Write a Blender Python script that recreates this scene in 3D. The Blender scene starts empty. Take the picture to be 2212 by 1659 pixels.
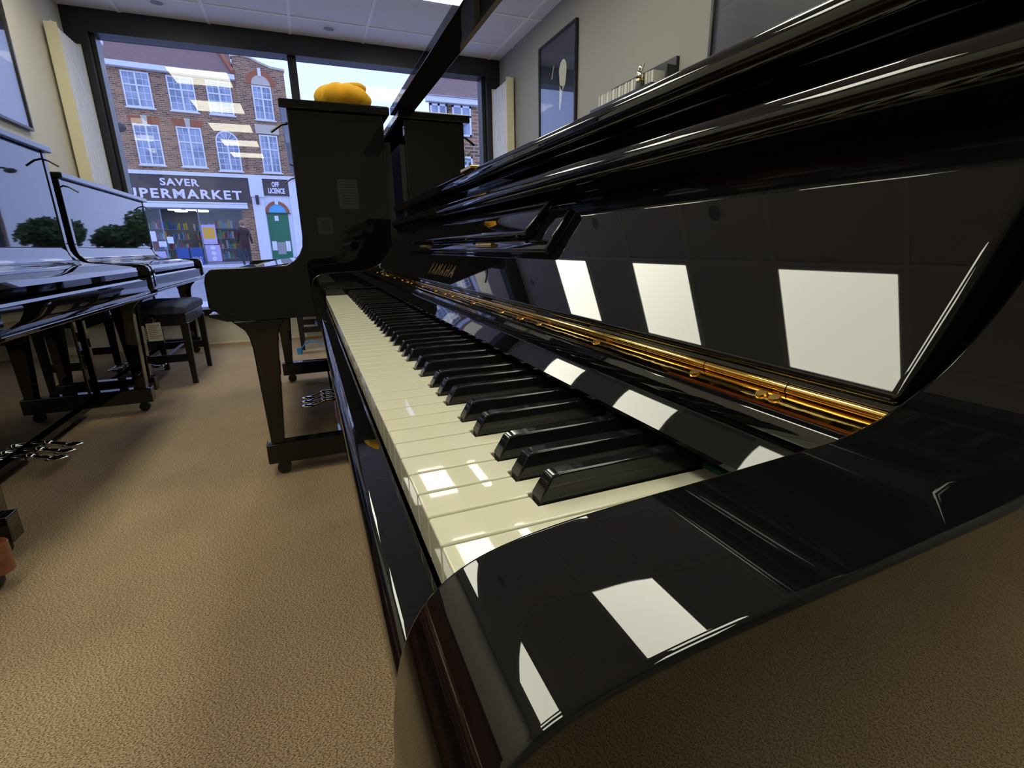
import bpy, bmesh, math, random
from mathutils import Matrix, Vector
random.seed(7)
R_ = math.radians
S = bpy.context.scene
COL = S.collection

# ------------------------------------------------------------------ camera
CAM = (-0.14996, 0.03691, 0.83807)
RX = (-0.378919282, -0.925276231, -0.016854468)   # image right
DN = (-0.245986150, 0.118260285, -0.962031870)    # image down
FW = (0.892138437, -0.360386460, -0.272416240)    # view direction
cd = bpy.data.cameras.new('camera'); cam = bpy.data.objects.new('camera', cd); COL.objects.link(cam)
cd.sensor_fit = 'HORIZONTAL'; cd.sensor_width = 36.0; cd.lens = 1056.95 / 2212 * 36.0
cd.clip_start = 0.01; cd.clip_end = 400
cam.matrix_world = Matrix(((RX[0], -DN[0], -FW[0], CAM[0]), (RX[1], -DN[1], -FW[1], CAM[1]),
                           (RX[2], -DN[2], -FW[2], CAM[2]), (0, 0, 0, 1)))
S.camera = cam

# ------------------------------------------------------------------ sky and exposure
SKY_STRENGTH = 2.1
LAMP = 10.5
W = bpy.data.worlds.new('sky'); S.world = W; W.use_nodes = True
nt = W.node_tree; nt.nodes.clear()
wo = nt.nodes.new('ShaderNodeOutputWorld'); bg = nt.nodes.new('ShaderNodeBackground')
tc = nt.nodes.new('ShaderNodeTexCoord'); nz = nt.nodes.new('ShaderNodeTexNoise'); cr = nt.nodes.new('ShaderNodeValToRGB')
nz.inputs['Scale'].default_value = 3.0; nz.inputs['Detail'].default_value = 5
cr.color_ramp.elements[0].position = .35; cr.color_ramp.elements[0].color = (.38, .50, 1.0, 1)
cr.color_ramp.elements[1].position = .70; cr.color_ramp.elements[1].color = (.46, .57, 1.0, 1)
nt.links.new(tc.outputs['Generated'], nz.inputs['Vector']); nt.links.new(nz.outputs['Fac'], cr.inputs['Fac'])
nt.links.new(cr.outputs['Color'], bg.inputs['Color']); bg.inputs['Strength'].default_value = SKY_STRENGTH
nt.links.new(bg.outputs['Background'], wo.inputs['Surface'])
S.view_settings.view_transform = 'Standard'; S.view_settings.look = 'None'
S.view_settings.exposure = 0.0; S.view_settings.gamma = 1.0; S.view_settings.use_curve_mapping = False

# ------------------------------------------------------------------ materials
MATS = {}
def mat(name, col=(.5, .5, .5), rough=.5, metal=0., ior=1.5, emit=None, es=1., noise=None, bump=None, coat=0., spec=None):
    """noise=(scale, colour2, lo, hi), bump=(scale, strength, distance)"""
    if name in MATS: return MATS[name]
    m = bpy.data.materials.new(name); m.use_nodes = True
    n = m.node_tree; b = n.nodes['Principled BSDF']
    b.inputs['Base Color'].default_value = (*col, 1); b.inputs['Roughness'].default_value = rough
    b.inputs['Metallic'].default_value = metal; b.inputs['IOR'].default_value = ior
    if coat: b.inputs['Coat Weight'].default_value = coat; b.inputs['Coat Roughness'].default_value = .02
    if emit: b.inputs['Emission Color'].default_value = (*emit, 1); b.inputs['Emission Strength'].default_value = es
    if spec is not None: b.inputs['Specular IOR Level'].default_value = spec
    if noise or bump: t = n.nodes.new('ShaderNodeTexCoord')
    if noise:
        x = n.nodes.new('ShaderNodeTexNoise'); x.inputs['Scale'].default_value = noise[0]; x.inputs['Detail'].default_value = 4
        r = n.nodes.new('ShaderNodeValToRGB')
        r.color_ramp.elements[0].position = noise[2]; r.color_ramp.elements[0].color = (*col, 1)
        r.color_ramp.elements[1].position = noise[3]; r.color_ramp.elements[1].color = (*noise[1], 1)
        n.links.new(t.outputs['Object'], x.inputs['Vector']); n.links.new(x.outputs['Fac'], r.inputs['Fac'])
        n.links.new(r.outputs['Color'], b.inputs['Base Color'])
    if bump:
        x = n.nodes.new('ShaderNodeTexNoise'); x.inputs['Scale'].default_value = bump[0]; x.inputs['Detail'].default_value = 3
        u = n.nodes.new('ShaderNodeBump'); u.inputs['Strength'].default_value = bump[1]; u.inputs['Distance'].default_value = bump[2]
        n.links.new(t.outputs['Object'], x.inputs['Vector']); n.links.new(x.outputs['Fac'], u.inputs['Height'])
        n.links.new(u.outputs['Normal'], b.inputs['Normal'])
    MATS[name] = m; return m

lacq = mat('black lacquer', (.0035, .0035, .004), .018, ior=1.52)
lacq2 = mat('black lacquer on shop pianos', (.0035, .0035, .004), .02, ior=1.85, bump=(7, .012, .004))
satin = mat('black satin', (.012, .011, .011), .32)
ivory = mat('ivory key', (.66, .64, .50), .035, ior=1.5)
ebony = mat('ebony key', (.008, .008, .009), .07, ior=1.5)
brass = mat('polished brass', (.86, .56, .15), .05, 1.0, bump=(45, .10, .002))
brass_s = mat('brass', (.86, .56, .16), .2, 1.0)
chrome = mat('nickel plate', (.85, .82, .76), .08, 1.0)
felt = mat('teal felt', (.02, .13, .11), .95)
wood = mat('reddish brown lacquered wood', (.16, .045, .018), .14, noise=(14, (.26, .085, .035), .35, .7), coat=.5)
velvet = mat('navy velvet', (.016, .021, .042), .85, noise=(14, (.05, .065, .11), .4, .7))
cream = mat('cream enamel', (.72, .66, .46), .45)
white = mat('white paint', (.78, .78, .78), .5)
paper = mat('paper', (.75, .72, .62), .8)
inkred = mat('brown ink', (.30, .12, .08), .8)
blackf = mat('black window frame', (.012, .012, .013), .35)
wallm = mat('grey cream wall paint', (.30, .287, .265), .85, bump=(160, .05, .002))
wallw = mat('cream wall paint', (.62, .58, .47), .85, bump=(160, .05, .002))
tilem = mat('ceiling tile', (.80, .80, .83), .9, bump=(220, .12, .002))
gridm = mat('ceiling grid', (.92, .92, .92), .6)
lampm = mat('light diffuser', (.9, .9, .85), .5, emit=(1.0, .985, .80), es=LAMP)
greym = mat('grey plastic', (.30, .30, .30), .5)
darkp = mat('dark plastic', (.03, .03, .03), .5)
yellow = mat('yellow cotton', (.80, .40, .015), .9, noise=(9, (.86, .50, .03), .4, .6))
bluec = mat('blue cloth', (.02, .18, .42), .8)
rubber = mat('caster rubber', (.015, .015, .015), .5)

def carpet():
    m = bpy.data.materials.new('tan carpet'); m.use_nodes = True
    n = m.node_tree; b = n.nodes['Principled BSDF']; b.inputs['Roughness'].default_value = 1.0
    b.inputs['Specular IOR Level'].default_value = .1
    t = n.nodes.new('ShaderNodeTexCoord')
    a = n.nodes.new('ShaderNodeTexNoise'); a.inputs['Scale'].default_value = 330; a.inputs['Detail'].default_value = 4; a.inputs['Roughness'].default_value = .6
    c = n.nodes.new('ShaderNodeTexNoise'); c.inputs['Scale'].default_value = 2.5; c.inputs['Detail'].default_value = 2
    r = n.nodes.new('ShaderNodeValToRGB')
    r.color_ramp.elements[0].position = .38; r.color_ramp.elements[0].color = (.15, .098, .053, 1)
    r.color_ramp.elements[1].position = .60; r.color_ramp.elements[1].color = (.74, .545, .33, 1)
    r2 = n.nodes.new('ShaderNodeValToRGB')
    r2.color_ramp.elements[0].position = .3; r2.color_ramp.elements[0].color = (.82, .82, .84, 1)
    r2.color_ramp.elements[1].position = .7; r2.color_ramp.elements[1].color = (1, 1, 1, 1)
    x = n.nodes.new('ShaderNodeMix'); x.data_type = 'RGBA'; x.blend_type = 'MULTIPLY'; x.inputs['Factor'].default_value = 1
    mpn = n.nodes.new('ShaderNodeMapping'); mpn.inputs['Scale'].default_value = (1.35, .75, 1); mpn.inputs['Rotation'].default_value = (0, 0, .5)
    n.links.new(t.outputs['Object'], mpn.inputs['Vector'])
    n.links.new(mpn.outputs['Vector'], a.inputs['Vector']); n.links.new(t.outputs['Object'], c.inputs['Vector'])
    n.links.new(a.outputs['Fac'], r.inputs['Fac']); n.links.new(c.outputs['Fac'], r2.inputs['Fac'])
    n.links.new(r.outputs['Color'], x.inputs['A']); n.links.new(r2.outputs['Color'], x.inputs['B'])
    n.links.new(x.outputs['Result'], b.inputs['Base Color'])
    u = n.nodes.new('ShaderNodeBump'); u.inputs['Strength'].default_value = .7; u.inputs['Distance'].default_value = .006
    n.links.new(a.outputs['Fac'], u.inputs['Height']); n.links.new(u.outputs['Normal'], b.inputs['Normal'])
    return m
carpetm = carpet()

def glassmat(name, ior=1.5, tint=(1, 1, 1)):
    m = bpy.data.materials.new(name); m.use_nodes = True; n = m.node_tree; n.nodes.clear()
    o = n.nodes.new('ShaderNodeOutputMaterial'); mx = n.nodes.new('ShaderNodeMixShader')
    tr = n.nodes.new('ShaderNodeBsdfTransparent'); gl = n.nodes.new('ShaderNodeBsdfGlossy'); fr = n.nodes.new('ShaderNodeFresnel')
    tr.inputs['Color'].default_value = (*tint, 1); gl.inputs['Roughness'].default_value = 0.0; fr.inputs['IOR'].default_value = ior
    ge = n.nodes.new('ShaderNodeNewGeometry'); mr = n.nodes.new('ShaderNodeMapRange')     # same outer reflectance on both faces of the pane
    mr.inputs['To Min'].default_value = ior; mr.inputs['To Max'].default_value = 1 / ior
    n.links.new(ge.outputs['Backfacing'], mr.inputs['Value']); n.links.new(mr.outputs['Result'], fr.inputs['IOR'])
    n.links.new(fr.outputs['Fac'], mx.inputs['Fac']); n.links.new(tr.outputs['BSDF'], mx.inputs[1]); n.links.new(gl.outputs['BSDF'], mx.inputs[2])
    n.links.new(mx.outputs['Shader'], o.inputs['Surface']); return m
panem = glassmat('window glass', 1.50)

def brickmat():
    m = bpy.data.materials.new('brown brick'); m.use_nodes = True
    n = m.node_tree; b = n.nodes['Principled BSDF']; b.inputs['Roughness'].default_value = .9
    t = n.nodes.new('ShaderNodeTexCoord'); mp = n.nodes.new('ShaderNodeMapping'); k = n.nodes.new('ShaderNodeTexBrick')
    mp.inputs['Rotation'].default_value = (math.pi / 2, 0, 0)
    k.inputs['Scale'].default_value = 1.0; k.inputs['Brick Width'].default_value = .23; k.inputs['Row Height'].default_value = .078
    k.inputs['Mortar Size'].default_value = .010
    k.inputs['Color1'].default_value = (.40, .19, .088, 1); k.inputs['Color2'].default_value = (.13, .075, .045, 1)
    k.inputs['Mortar'].default_value = (.42, .33, .235, 1)
    n.links.new(t.outputs['Object'], mp.inputs['Vector']); n.links.new(mp.outputs['Vector'], k.inputs['Vector'])
    n.links.new(k.outputs['Color'], b.inputs['Base Color']); return m
brickm = brickmat()
redbrick = mat('orange rubbed brick', (.36, .12, .055), .9)
rooft = mat('plum roof tiles', (.16, .095, .080), .9, noise=(26, (.25, .155, .130), .35, .65))
stone = mat('pale stone', (.55, .50, .40), .9)
uwhite = mat('white window paint', (.72, .74, .80), .5)
upane = mat('far window pane', (.20, .25, .33), .08, noise=(1.3, (.34, .40, .50), .45, .55))
signm = mat('dark brown sign board', (.060, .045, .042), .4)
signt = mat('pale lettering', (.78, .74, .90), .5)
greend = mat('green door', (.01, .15, .075), .4)
skybl = mat('blue fanlight', (.10, .42, .72), .4)
asphalt = mat('asphalt', (.20, .20, .23), .9, noise=(3, (.26, .26, .29), .4, .6))
paving = mat('pale paving', (.46, .46, .53), .9, noise=(5, (.54, .54, .60), .4, .6))
leafm = mat('leaves', (.035, .075, .022), .8, noise=(2, (.09, .15, .035), .4, .6))
barkm = mat('bark', (.08, .06, .045), .9)

# ------------------------------------------------------------------ mesh helpers
class MB:
    def __init__(s): s.v = []; s.f = []; s.m = []
    def add(s, vs, fs, mi=0):
        k = len(s.v); s.v += [tuple(p) for p in vs]
        for f in fs: s.f.append(tuple(i + k for i in f)); s.m.append(mi)
        return s
    def box(s, x0, x1, y0, y1, z0, z1, mi=0):
        return s.add([(x, y, z) for z in (z0, z1) for y in (y0, y1) for x in (x0, x1)],
                     [(0, 2, 3, 1), (4, 5, 7, 6), (0, 1, 5, 4), (2, 6, 7, 3), (0, 4, 6, 2), (1, 3, 7, 5)], mi)
    def prism(s, prof, a0, a1, ax='x', mi=0):
        f = {'x': lambda a, p: (a, p[0], p[1]), 'y': lambda a, p: (p[0], a, p[1]), 'z': lambda a, p: (p[0], p[1], a)}[ax]
        n = len(prof)
        return s.add([f(a0, p) for p in prof] + [f(a1, p) for p in prof],
                     [tuple(range(n)), tuple(range(2 * n - 1, n - 1, -1))] + [(i, i + n, (i + 1) % n + n, (i + 1) % n) for i in range(n)], mi)
    def cyl(s, p0, p1, r0, r1=None, n=14, mi=0):
        r1 = r0 if r1 is None else r1
        p0, p1 = Vector(p0), Vector(p1); d = (p1 - p0).normalized()
        a = d.orthogonal().normalized(); b = d.cross(a)
        vs = [p + (a * math.cos(2 * math.pi * i / n) + b * math.sin(2 * math.pi * i / n)) * r for p, r in ((p0, r0), (p1, r1)) for i in range(n)]
        return s.add(vs, [tuple(range(n)), tuple(range(2 * n - 1, n - 1, -1))] + [(i, i + n, (i + 1) % n + n, (i + 1) % n) for i in range(n)], mi)
    def tube(s, pts, rs, n=10, mi=0):
        k0 = len(s.v); P = [Vector(p) for p in pts]
        for i, p in enumerate(P):
            d = (P[min(i + 1, len(P) - 1)] - P[max(i - 1, 0)]).normalized()
            up = Vector((0, 0, 1)) if abs(d.z) < .9 else Vector((1, 0, 0))
            a = d.cross(up).normalized(); b = d.cross(a); r = rs[i] if isinstance(rs, (list, tuple)) else rs
            s.v += [tuple(p + (a * math.cos(2 * math.pi * j / n) + b * math.sin(2 * math.pi * j / n)) * r) for j in range(n)]
        for i in range(len(P) - 1):
            for j in range(n):
                s.f.append((k0 + i * n + j, k0 + i * n + (j + 1) % n, k0 + (i + 1) * n + (j + 1) % n, k0 + (i + 1) * n + j)); s.m.append(mi)
        s.f.append(tuple(k0 + j for j in range(n))); s.m.append(mi)
        s.f.append(tuple(k0 + (len(P) - 1) * n + j for j in range(n - 1, -1, -1))); s.m.append(mi)
        return s
    def ball(s, c, r, nu=16, nv=10, fn=None, mi=0):
        rx, ry, rz = r if isinstance(r, tuple) else (r, r, r); k = len(s.v)
        for j in range(nv + 1):
            for i in range(nu):
                t = math.pi * j / nv; a = 2 * math.pi * i / nu; q = fn(a, t) if fn else 1
                s.v.append((c[0] + rx * q * math.sin(t) * math.cos(a), c[1] + ry * q * math.sin(t) * math.sin(a), c[2] + rz * q * math.cos(t)))
        for j in range(nv):
            for i in range(nu):
                s.f.append((k + j * nu + i, k + (j + 1) * nu + i, k + (j + 1) * nu + (i + 1) % nu, k + j * nu + (i + 1) % nu)); s.m.append(mi)
        return s
    def mesh(s, name):
        me = bpy.data.meshes.new(name); me.from_pydata(s.v, [], s.f)
        me.polygons.foreach_set('material_index', s.m)
        b = bmesh.new(); b.from_mesh(me); bmesh.ops.remove_doubles(b, verts=b.verts, dist=1e-6)
        bmesh.ops.recalc_face_normals(b, faces=b.faces); b.to_mesh(me); b.free(); return me
    def build(s, name, m, parent=None, bevel=0, seg=3, smooth=None, loc=None, world=True):
        me = s.mesh(name)
        for q in (m if isinstance(m, (list, tuple)) else [m]): me.materials.append(q)
        return link(name, me, parent, bevel, seg, smooth, world)

def link(name, me, parent=None, bevel=0, seg=3, smooth=None, world=True):
    o = bpy.data.objects.new(name, me); COL.objects.link(o)
    if parent is not None:
        o.parent = parent
        if world and parent.get('_wl') is None and parent.parent is None:
            o.matrix_parent_inverse = Matrix.Translation(-Vector(parent.location)) if parent.rotation_euler.z == 0 else Matrix()
    if bevel:
        md = o.modifiers.new('bevel', 'BEVEL'); md.width = bevel; md.segments = seg; md.limit_method = 'ANGLE'; md.angle_limit = R_(35)
        md.harden_normals = True
        for p in me.polygons: p.use_smooth = True
        if smooth is None: smooth = 35
    if smooth is not None:
        for p in me.polygons: p.use_smooth = True
        me.set_sharp_from_angle(angle=R_(smooth))
    return o

def empty(name, loc=(0, 0, 0), rz=0):
    o = bpy.data.objects.new(name, None); COL.objects.link(o); o.location = loc; o.rotation_euler = (0, 0, rz)
    o.empty_display_size = .1; return o
def tag(o, label, cat, group=None):
    o['label'] = label; o['category'] = cat
    if group: o['group'] = group
    return o
def struct(o): o['kind'] = 'structure'; return o
def lbl(o, t): o['label'] = t; return o

def textmesh(body, size, width=None, offset=0., extrude=.001, space=1.0):
    c = bpy.data.curves.new('t', 'FONT'); c.body = body; c.size = size; c.offset = offset; c.extrude = extrude
    c.align_x = 'CENTER'; c.align_y = 'CENTER'; c.space_character = space; c.resolution_u = 3
    o = bpy.data.objects.new('t', c); COL.objects.link(o); bpy.context.view_layer.update()
    me = bpy.data.meshes.new_from_object(o.evaluated_get(bpy.context.evaluated_depsgraph_get()))
    bpy.data.objects.remove(o); bpy.data.curves.remove(c)
    xs = [v.co.x for v in me.vertices]; ys = [v.co.y for v in me.vertices]
    w = max(xs) - min(xs); h = max(ys) - min(ys); cx = (max(xs) + min(xs)) / 2; cy = (max(ys) + min(ys)) / 2
    for v in me.vertices: v.co = Vector(((v.co.x - cx) / w, (v.co.y - cy) / h, v.co.z))   # unit box
    return me
def place_text(name, body, m, parent, centre, right, up, w, h, depth=.004, offset=0., space=1.0):
    me = textmesh(body, 1.0, offset=offset, extrude=.5, space=space); right = Vector(right); up = Vector(up); n = right.cross(up)
    for v in me.vertices: v.co = Vector(centre) + right * (v.co.x * w) + up * (v.co.y * h) + n * (v.co.z * depth)
    me.materials.clear(); me.materials.append(m)
    return link(name, me, parent, world=False)

# ------------------------------------------------------------------ room shell
X0, X1, Y0, Y1, H = -2.6, 5.05, -1.98, 1.51, 2.61
struct(MB().box(X0, X1 + .15, Y0, Y1, -.06, 0).build('floor', carpetm))
struct(MB().box(X0, X1 + .2, Y1, Y1 + .1, 0, H + .2).build('wall_left', wallw))
struct(MB().box(X0, X1 + .2, Y0 - .1, Y0, 0, H + .2).build('wall_right', wallm))
struct(MB().box(X0 - .1, X0, Y0 - .1, Y1 + .1, 0, H + .2).build('wall_back', wallm))
struct(MB().box(X1, X1 + .2, Y0, Y1, -.1, .27).build('wall_front', wallw))
struct(MB().box(X1 - .012, X1, Y0, Y1, 0, .018).build('baseboard_front', cream, bevel=.003))
ceil = struct(MB().box(X0, X1 + .3, Y0 - .1, Y1 + .1, H + .03, H + .1).build('ceiling', gridm))
gx = [1.07 + .6 * k for k in range(-7, 8)]; gy = [-1.867 + .6 * k for k in range(-1, 7)]
LIT = [(gx_, gy_) for gy_ in (.533, -1.267) for gx_ in (3.47, 2.27, 1.07, -.13, -1.33)]
tm = None
def near(a, b): return abs(a - b) < .02
for a in gx:
    for c in gy:
        x0, x1 = max(a + .012, X0), min(a + .588, X1); y0, y1 = max(c + .012, Y0), min(c + .588, Y1)
        if x1 - x0 < .03 or y1 - y0 < .03: continue
        if any(near(a, p) and near(c, q) for p, q in LIT): continue
        full = near(x1 - x0, .576) and near(y1 - y0, .576)
        if full and tm:
            o = bpy.data.objects.new('tile', tm); COL.objects.link(o); o.location = (x0, y0, H); o.parent = ceil
        else:
            b = MB().box(0, x1 - x0, 0, y1 - y0, 0, .03); me = b.mesh('tile'); me.materials.append(tilem)
            o = bpy.data.objects.new('tile', me); COL.objects.link(o); o.location = (x0, y0, H); o.parent = ceil
            if full: tm = me
g = MB()
for a in gx:
    if X0 < a < X1: g.box(a - .012, a + .012, Y0, Y1, H - .006, H + .012)
for c in gy:
    if Y0 < c < Y1: g.box(X0, X1, c - .012, c + .012, H - .0062, H + .012)
g.build('grid_bars', gridm, ceil)
places = ['nearest the left side of the street window', 'second in the left row from the street window', 'third in the left row from the street window',
          'fourth in the left row from the street window', 'at the far back end of the left row']
for i, (a, c) in enumerate(LIT):
    side = c > 0
    t = empty('ceiling_light', (a + .3, c + .3, H)); tag(t, 'square lit ceiling panel ' + (places[i] if side else places[i - 5].replace('left', 'right')), 'ceiling light', 'square ceiling light panels')
    f = MB()
    for q in ((-.29, .29, -.29, -.272), (-.29, .29, .272, .29), (-.29, -.272, -.272, .272), (.272, .29, -.272, .272)): f.box(*q, -.008, .02)
    f.build('frame', white, t, world=False)
    MB().box(-.272, .272, -.272, .272, -.003, .012).build('diffuser', lampm, t, world=False)
spots = [((4.76, .83), 'in the ceiling near the left part of the window'), ((4.81, -.37), 'in the ceiling just right of the window mullion'),
         ((3.20, .26), 'in the ceiling over the middle of the aisle'), ((2.0, .26), 'in the ceiling between the front light panels')]
for (x, y), w in spots:
    t = empty('downlight', (x, y, H)); tag(t, 'round unlit recessed downlight ' + w, 'downlight', 'recessed downlights')
    b = MB(); n = 28
    for r0, r1, z0, z1 in ((.062, .050, -.001, -.007), (.050, .042, -.007, -.004)):
        vs = [(r * math.cos(6.2832 * i / n), r * math.sin(6.2832 * i / n), z) for r, z in ((r0, z0), (r1, z1)) for i in range(n)]
        b.add(vs, [(i, (i + 1) % n, (i + 1) % n + n, i + n) for i in range(n)])
    b.build('rim', white, t, smooth=30, world=False)
    MB().cyl((0, 0, -.0042), (0, 0, .02), .042, n=24).build('lamp_face', greym, t, world=False)

# window
GX = 5.15
win = struct(empty('window_1', (GX, -.22, .27)))
f = MB()
f.box(X1 - .02, X1 + .16, Y0, Y1, 2.455, H)                       # head
f.box(X1 - .02, X1 + .16, 1.365, Y1, .30, 2.455).box(X1 - .02, X1 + .16, Y0, -1.835, .30, 2.455)
f.box(X1 + .03, X1 + .16, 1.335, 1.365, .30, 2.455).box(X1 + .03, X1 + .16, -1.835, -1.80, .30, 2.455)
f.build('window_frame', blackf, win, bevel=.004)
MB().box(X1 + .04, X1 + .15, -.092, -.022, .33, 2.455).build('mullion', blackf, win, bevel=.004)
MB().box(X1 - .06, X1 + .18, Y0, Y1, .27, .33).build('window_sill', blackf, win, bevel=.006)
MB().box(GX - .003, GX + .003, -.022, 1.335, .33, 2.455).build('pane', panem, win)
MB().box(GX - .003, GX + .003, -1.80, -.092, .33, 2.455).build('pane', panem, win)

# ------------------------------------------------------------------ the near piano
mp = empty('upright_piano', (.66, -.2, 0))
tag(mp, 'low black polished upright piano in the foreground with open lid and bare keyboard', 'piano')
arm = [(.012, .585), (.026, .62), (.030, .67), (.0315, .700), (.0312, .716), (.0300, .732), (.0275, .745), (.0235, .7545), (.0175, .7615), (.0095, .7662),
       (-.001, .7690), (-.014, .7707), (-.03, .7718), (-.065, .7733), (-.088, .7744)]
def spline(p, i0, i1, k=4):                                         # smooth the curved stretch of the outline
    out = p[:i0]
    for i in range(i0, i1):
        a, b, c, d = p[i - 1], p[i], p[i + 1], p[i + 2]
        for j in range(k):
            t = j / k
            out.append(tuple(.5 * (2 * b[q] + (c[q] - a[q]) * t + (2 * a[q] - 5 * b[q] + 4 * c[q] - d[q]) * t * t + (3 * b[q] - a[q] - 3 * c[q] + d[q]) * t ** 3) for q in (0, 1)))
    return out + p[i1:]
arm = spline(arm, 2, 13)
for q in range(25):                                                  # hollow sweep from the arm up to the case side
    t = q / 24; arm.append(tuple((1 - t) ** 2 * A + 2 * t * (1 - t) * B_ + t * t * C_ for A, B_, C_ in zip((-.105, .7752), (-.205, .7790), (-.264, .935))))
arm += [(-.56, .935), (-.56, .06), (-.22, .06), (-.22, .56), (-.18, .585)]
MB().prism(arm, -.098, -.052).build('side_arm', lacq, mp, bevel=.0020, seg=6)
MB().prism(arm, 1.362, 1.408).build('side_arm', lacq, mp, bevel=.0025, seg=3)
MB().box(-.0515, -.002, -.150, .001, .66, .712).build('key_block', lacq, mp, bevel=.003)
MB().box(1.2295, 1.3615, -.150, .001, .66, .738).build('key_block', lacq, mp, bevel=.003)
MB().box(-.052, 1.362, -.20, .0, .60, .662).build('key_bed', satin, mp)
slip = [(.0010, .585), (.0010, .6972), (.0013, .6990), (.0022, .6998), (.0150, .6998)] + [(.0166 + .0086 * math.sin(q * math.pi / 16), .6911 + .0086 * math.cos(q * math.pi / 16)) for q in range(1, 15)] + [(.0185, .6825), (.0185, .585)]
MB().prism(slip, -.0515, 1.3615).build('key_slip', lacq, mp, smooth=40)
MB().box(-.05, 1.36, -.1575, -.1515, .66, .7215).build('felt_strip', felt, mp)
wk = .0236
seq = 'CBAGFED'
OFF = {'BA': -.0035, 'AG': 0, 'GF': .0035, 'ED': -.003, 'DC': .003}
blacks = {}
for n in range(51):
    pr = seq[n % 7] + seq[(n + 1) % 7]
    if pr in OFF: blacks[n] = (n + 1) * wk + OFF[pr]
hw = .0068
HEAD = -.0512
keymesh = {}
def keyshape(lo, hi):
    """lo/hi: notch on the treble/bass side, as tail limits relative to the key start"""
    a, b = .0006, wk - .0006
    p = [(a, -.0006)]
    if lo is None: p.append((a, -.1512))
    else: p += [(a, HEAD), (lo, HEAD), (lo, -.1512)]
    if hi is None: p.append((b, -.1512))
    else: p += [(hi, -.1512), (hi, HEAD), (b, HEAD)]
    p.append((b, -.0006))
    return p
for n in range(52):
    lo = round(blacks[n - 1] + hw - n * wk, 4) if n - 1 in blacks else None
    hi = round(blacks[n] - hw - n * wk, 4) if n in blacks else None
    k = (lo, hi)
    if k not in keymesh:
        me = MB().prism(keyshape(lo, hi), .698, .72, 'z').mesh('white_key'); me.materials.append(ivory); keymesh[k] = me
    o = link('white_key', keymesh[k], None, bevel=.0011, seg=3)
    o.parent = mp; o.location = Vector((n * wk, 0, 0)) - mp.location
b = MB(); bw0, bw1 = .0056, .0045
prof = [(-.0530, bw0, .712), (-.0530, bw0, .7215), (-.0590, bw1, .7320), (-.0640, bw1 - .0002, .7330), (-.148, bw1 - .0002, .7328), (-.1505, bw1, .7300), (-.1510, bw0, .712)]
vs = []
for y, wv, z in prof: vs += [(-wv, y, z), (wv, y, z)]
n = len(prof)
fs = [(2 * i, 2 * i + 1, 2 * ((i + 1) % n) + 1, 2 * ((i + 1) % n)) for i in range(n)] + [tuple(2 * i for i in range(n)), tuple(2 * i + 1 for i in range(n - 1, -1, -1))]
b.add(vs, fs); bme = b.mesh('black_key'); bme.materials.append(ebony)
for n, x in blacks.items():
    o = link('black_key', bme, None, bevel=.0012, seg=3); o.parent = mp; o.location = Vector((x, 0, 0)) - mp.location
# lower fallboard, rail, hinge
LX0, LX1 = -.046, 1.356
fb = [(-.1302, .7375), (-.1302, .7398), (-.1318, .7414), (-.1345, .7442), (-.1378, .7477), (-.1408, .7511), (-.1437, .7545), (-.150, .762), (-.170, .762), (-.170, .7375)]
lbl(MB().prism(fb, LX0 - .005, LX1 + .005).build('fallboard_strip', lacq, mp, smooth=30), 'narrow glossy strip behind the keys')
rail = [(-.1450, .7540), (-.1415, .7545), (-.1390, .7565), (-.1376, .7600), (-.1376, .7635), (-.1392, .7662), (-.1420, .7674), (-.1640, .7680), (-.1640, .7540)]
MB().prism(rail, LX0 - .005, LX1 + .005).build('fallboard_rail', lacq, mp, smooth=30)
hp = MB().prism([(-.1440, .7676), (-.1443, .7688), (-.1548, .7718), (-.1560, .7700)], LX0 - .0055, LX1 + .0055).build('brass_hinge', brass, mp)
lbl(hp, 'long polished brass piano hinge')
kn = MB(); x = LX0 - .0055
while x < LX1 - .01:
    kn.cyl((x, -.1572, .7738), (min(x + .0494, LX1), -.1572, .7738), .0028, n=12); x += .05
kn.build('hinge_knuckle', brass, hp, smooth=40)
MB().prism([(-.1600, .7750), (-.1585, .7762), (-.1600, .7800), (-.1620, .7800)], LX0 - .0055, LX1 + .0055).build('hinge_lip', lacq, hp)
sc = MB().cyl((0, 0, -.001), (0, 0, .0009), .0031, .0026, n=14).mesh('screw'); sc.materials.append(brass_s)
for x in (-.044, -.001, .006, .049, .148, .245, .285, .292, .338, .436, .534, .575, .582, .632, .73, .83, .865, .872, .93, 1.03, 1.13, 1.155, 1.162, 1.23, 1.33):
    o = bpy.data.objects.new('screw', sc); COL.objects.link(o); o.parent = hp
    o.location = Vector((x, -.1497, .7704)) - mp.location; o.rotation_euler = (R_(-16), 0, 0)
    o.matrix_parent_inverse = Matrix.Identity(4)
    o.location = Vector((x, -.1497, .7704))
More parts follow.
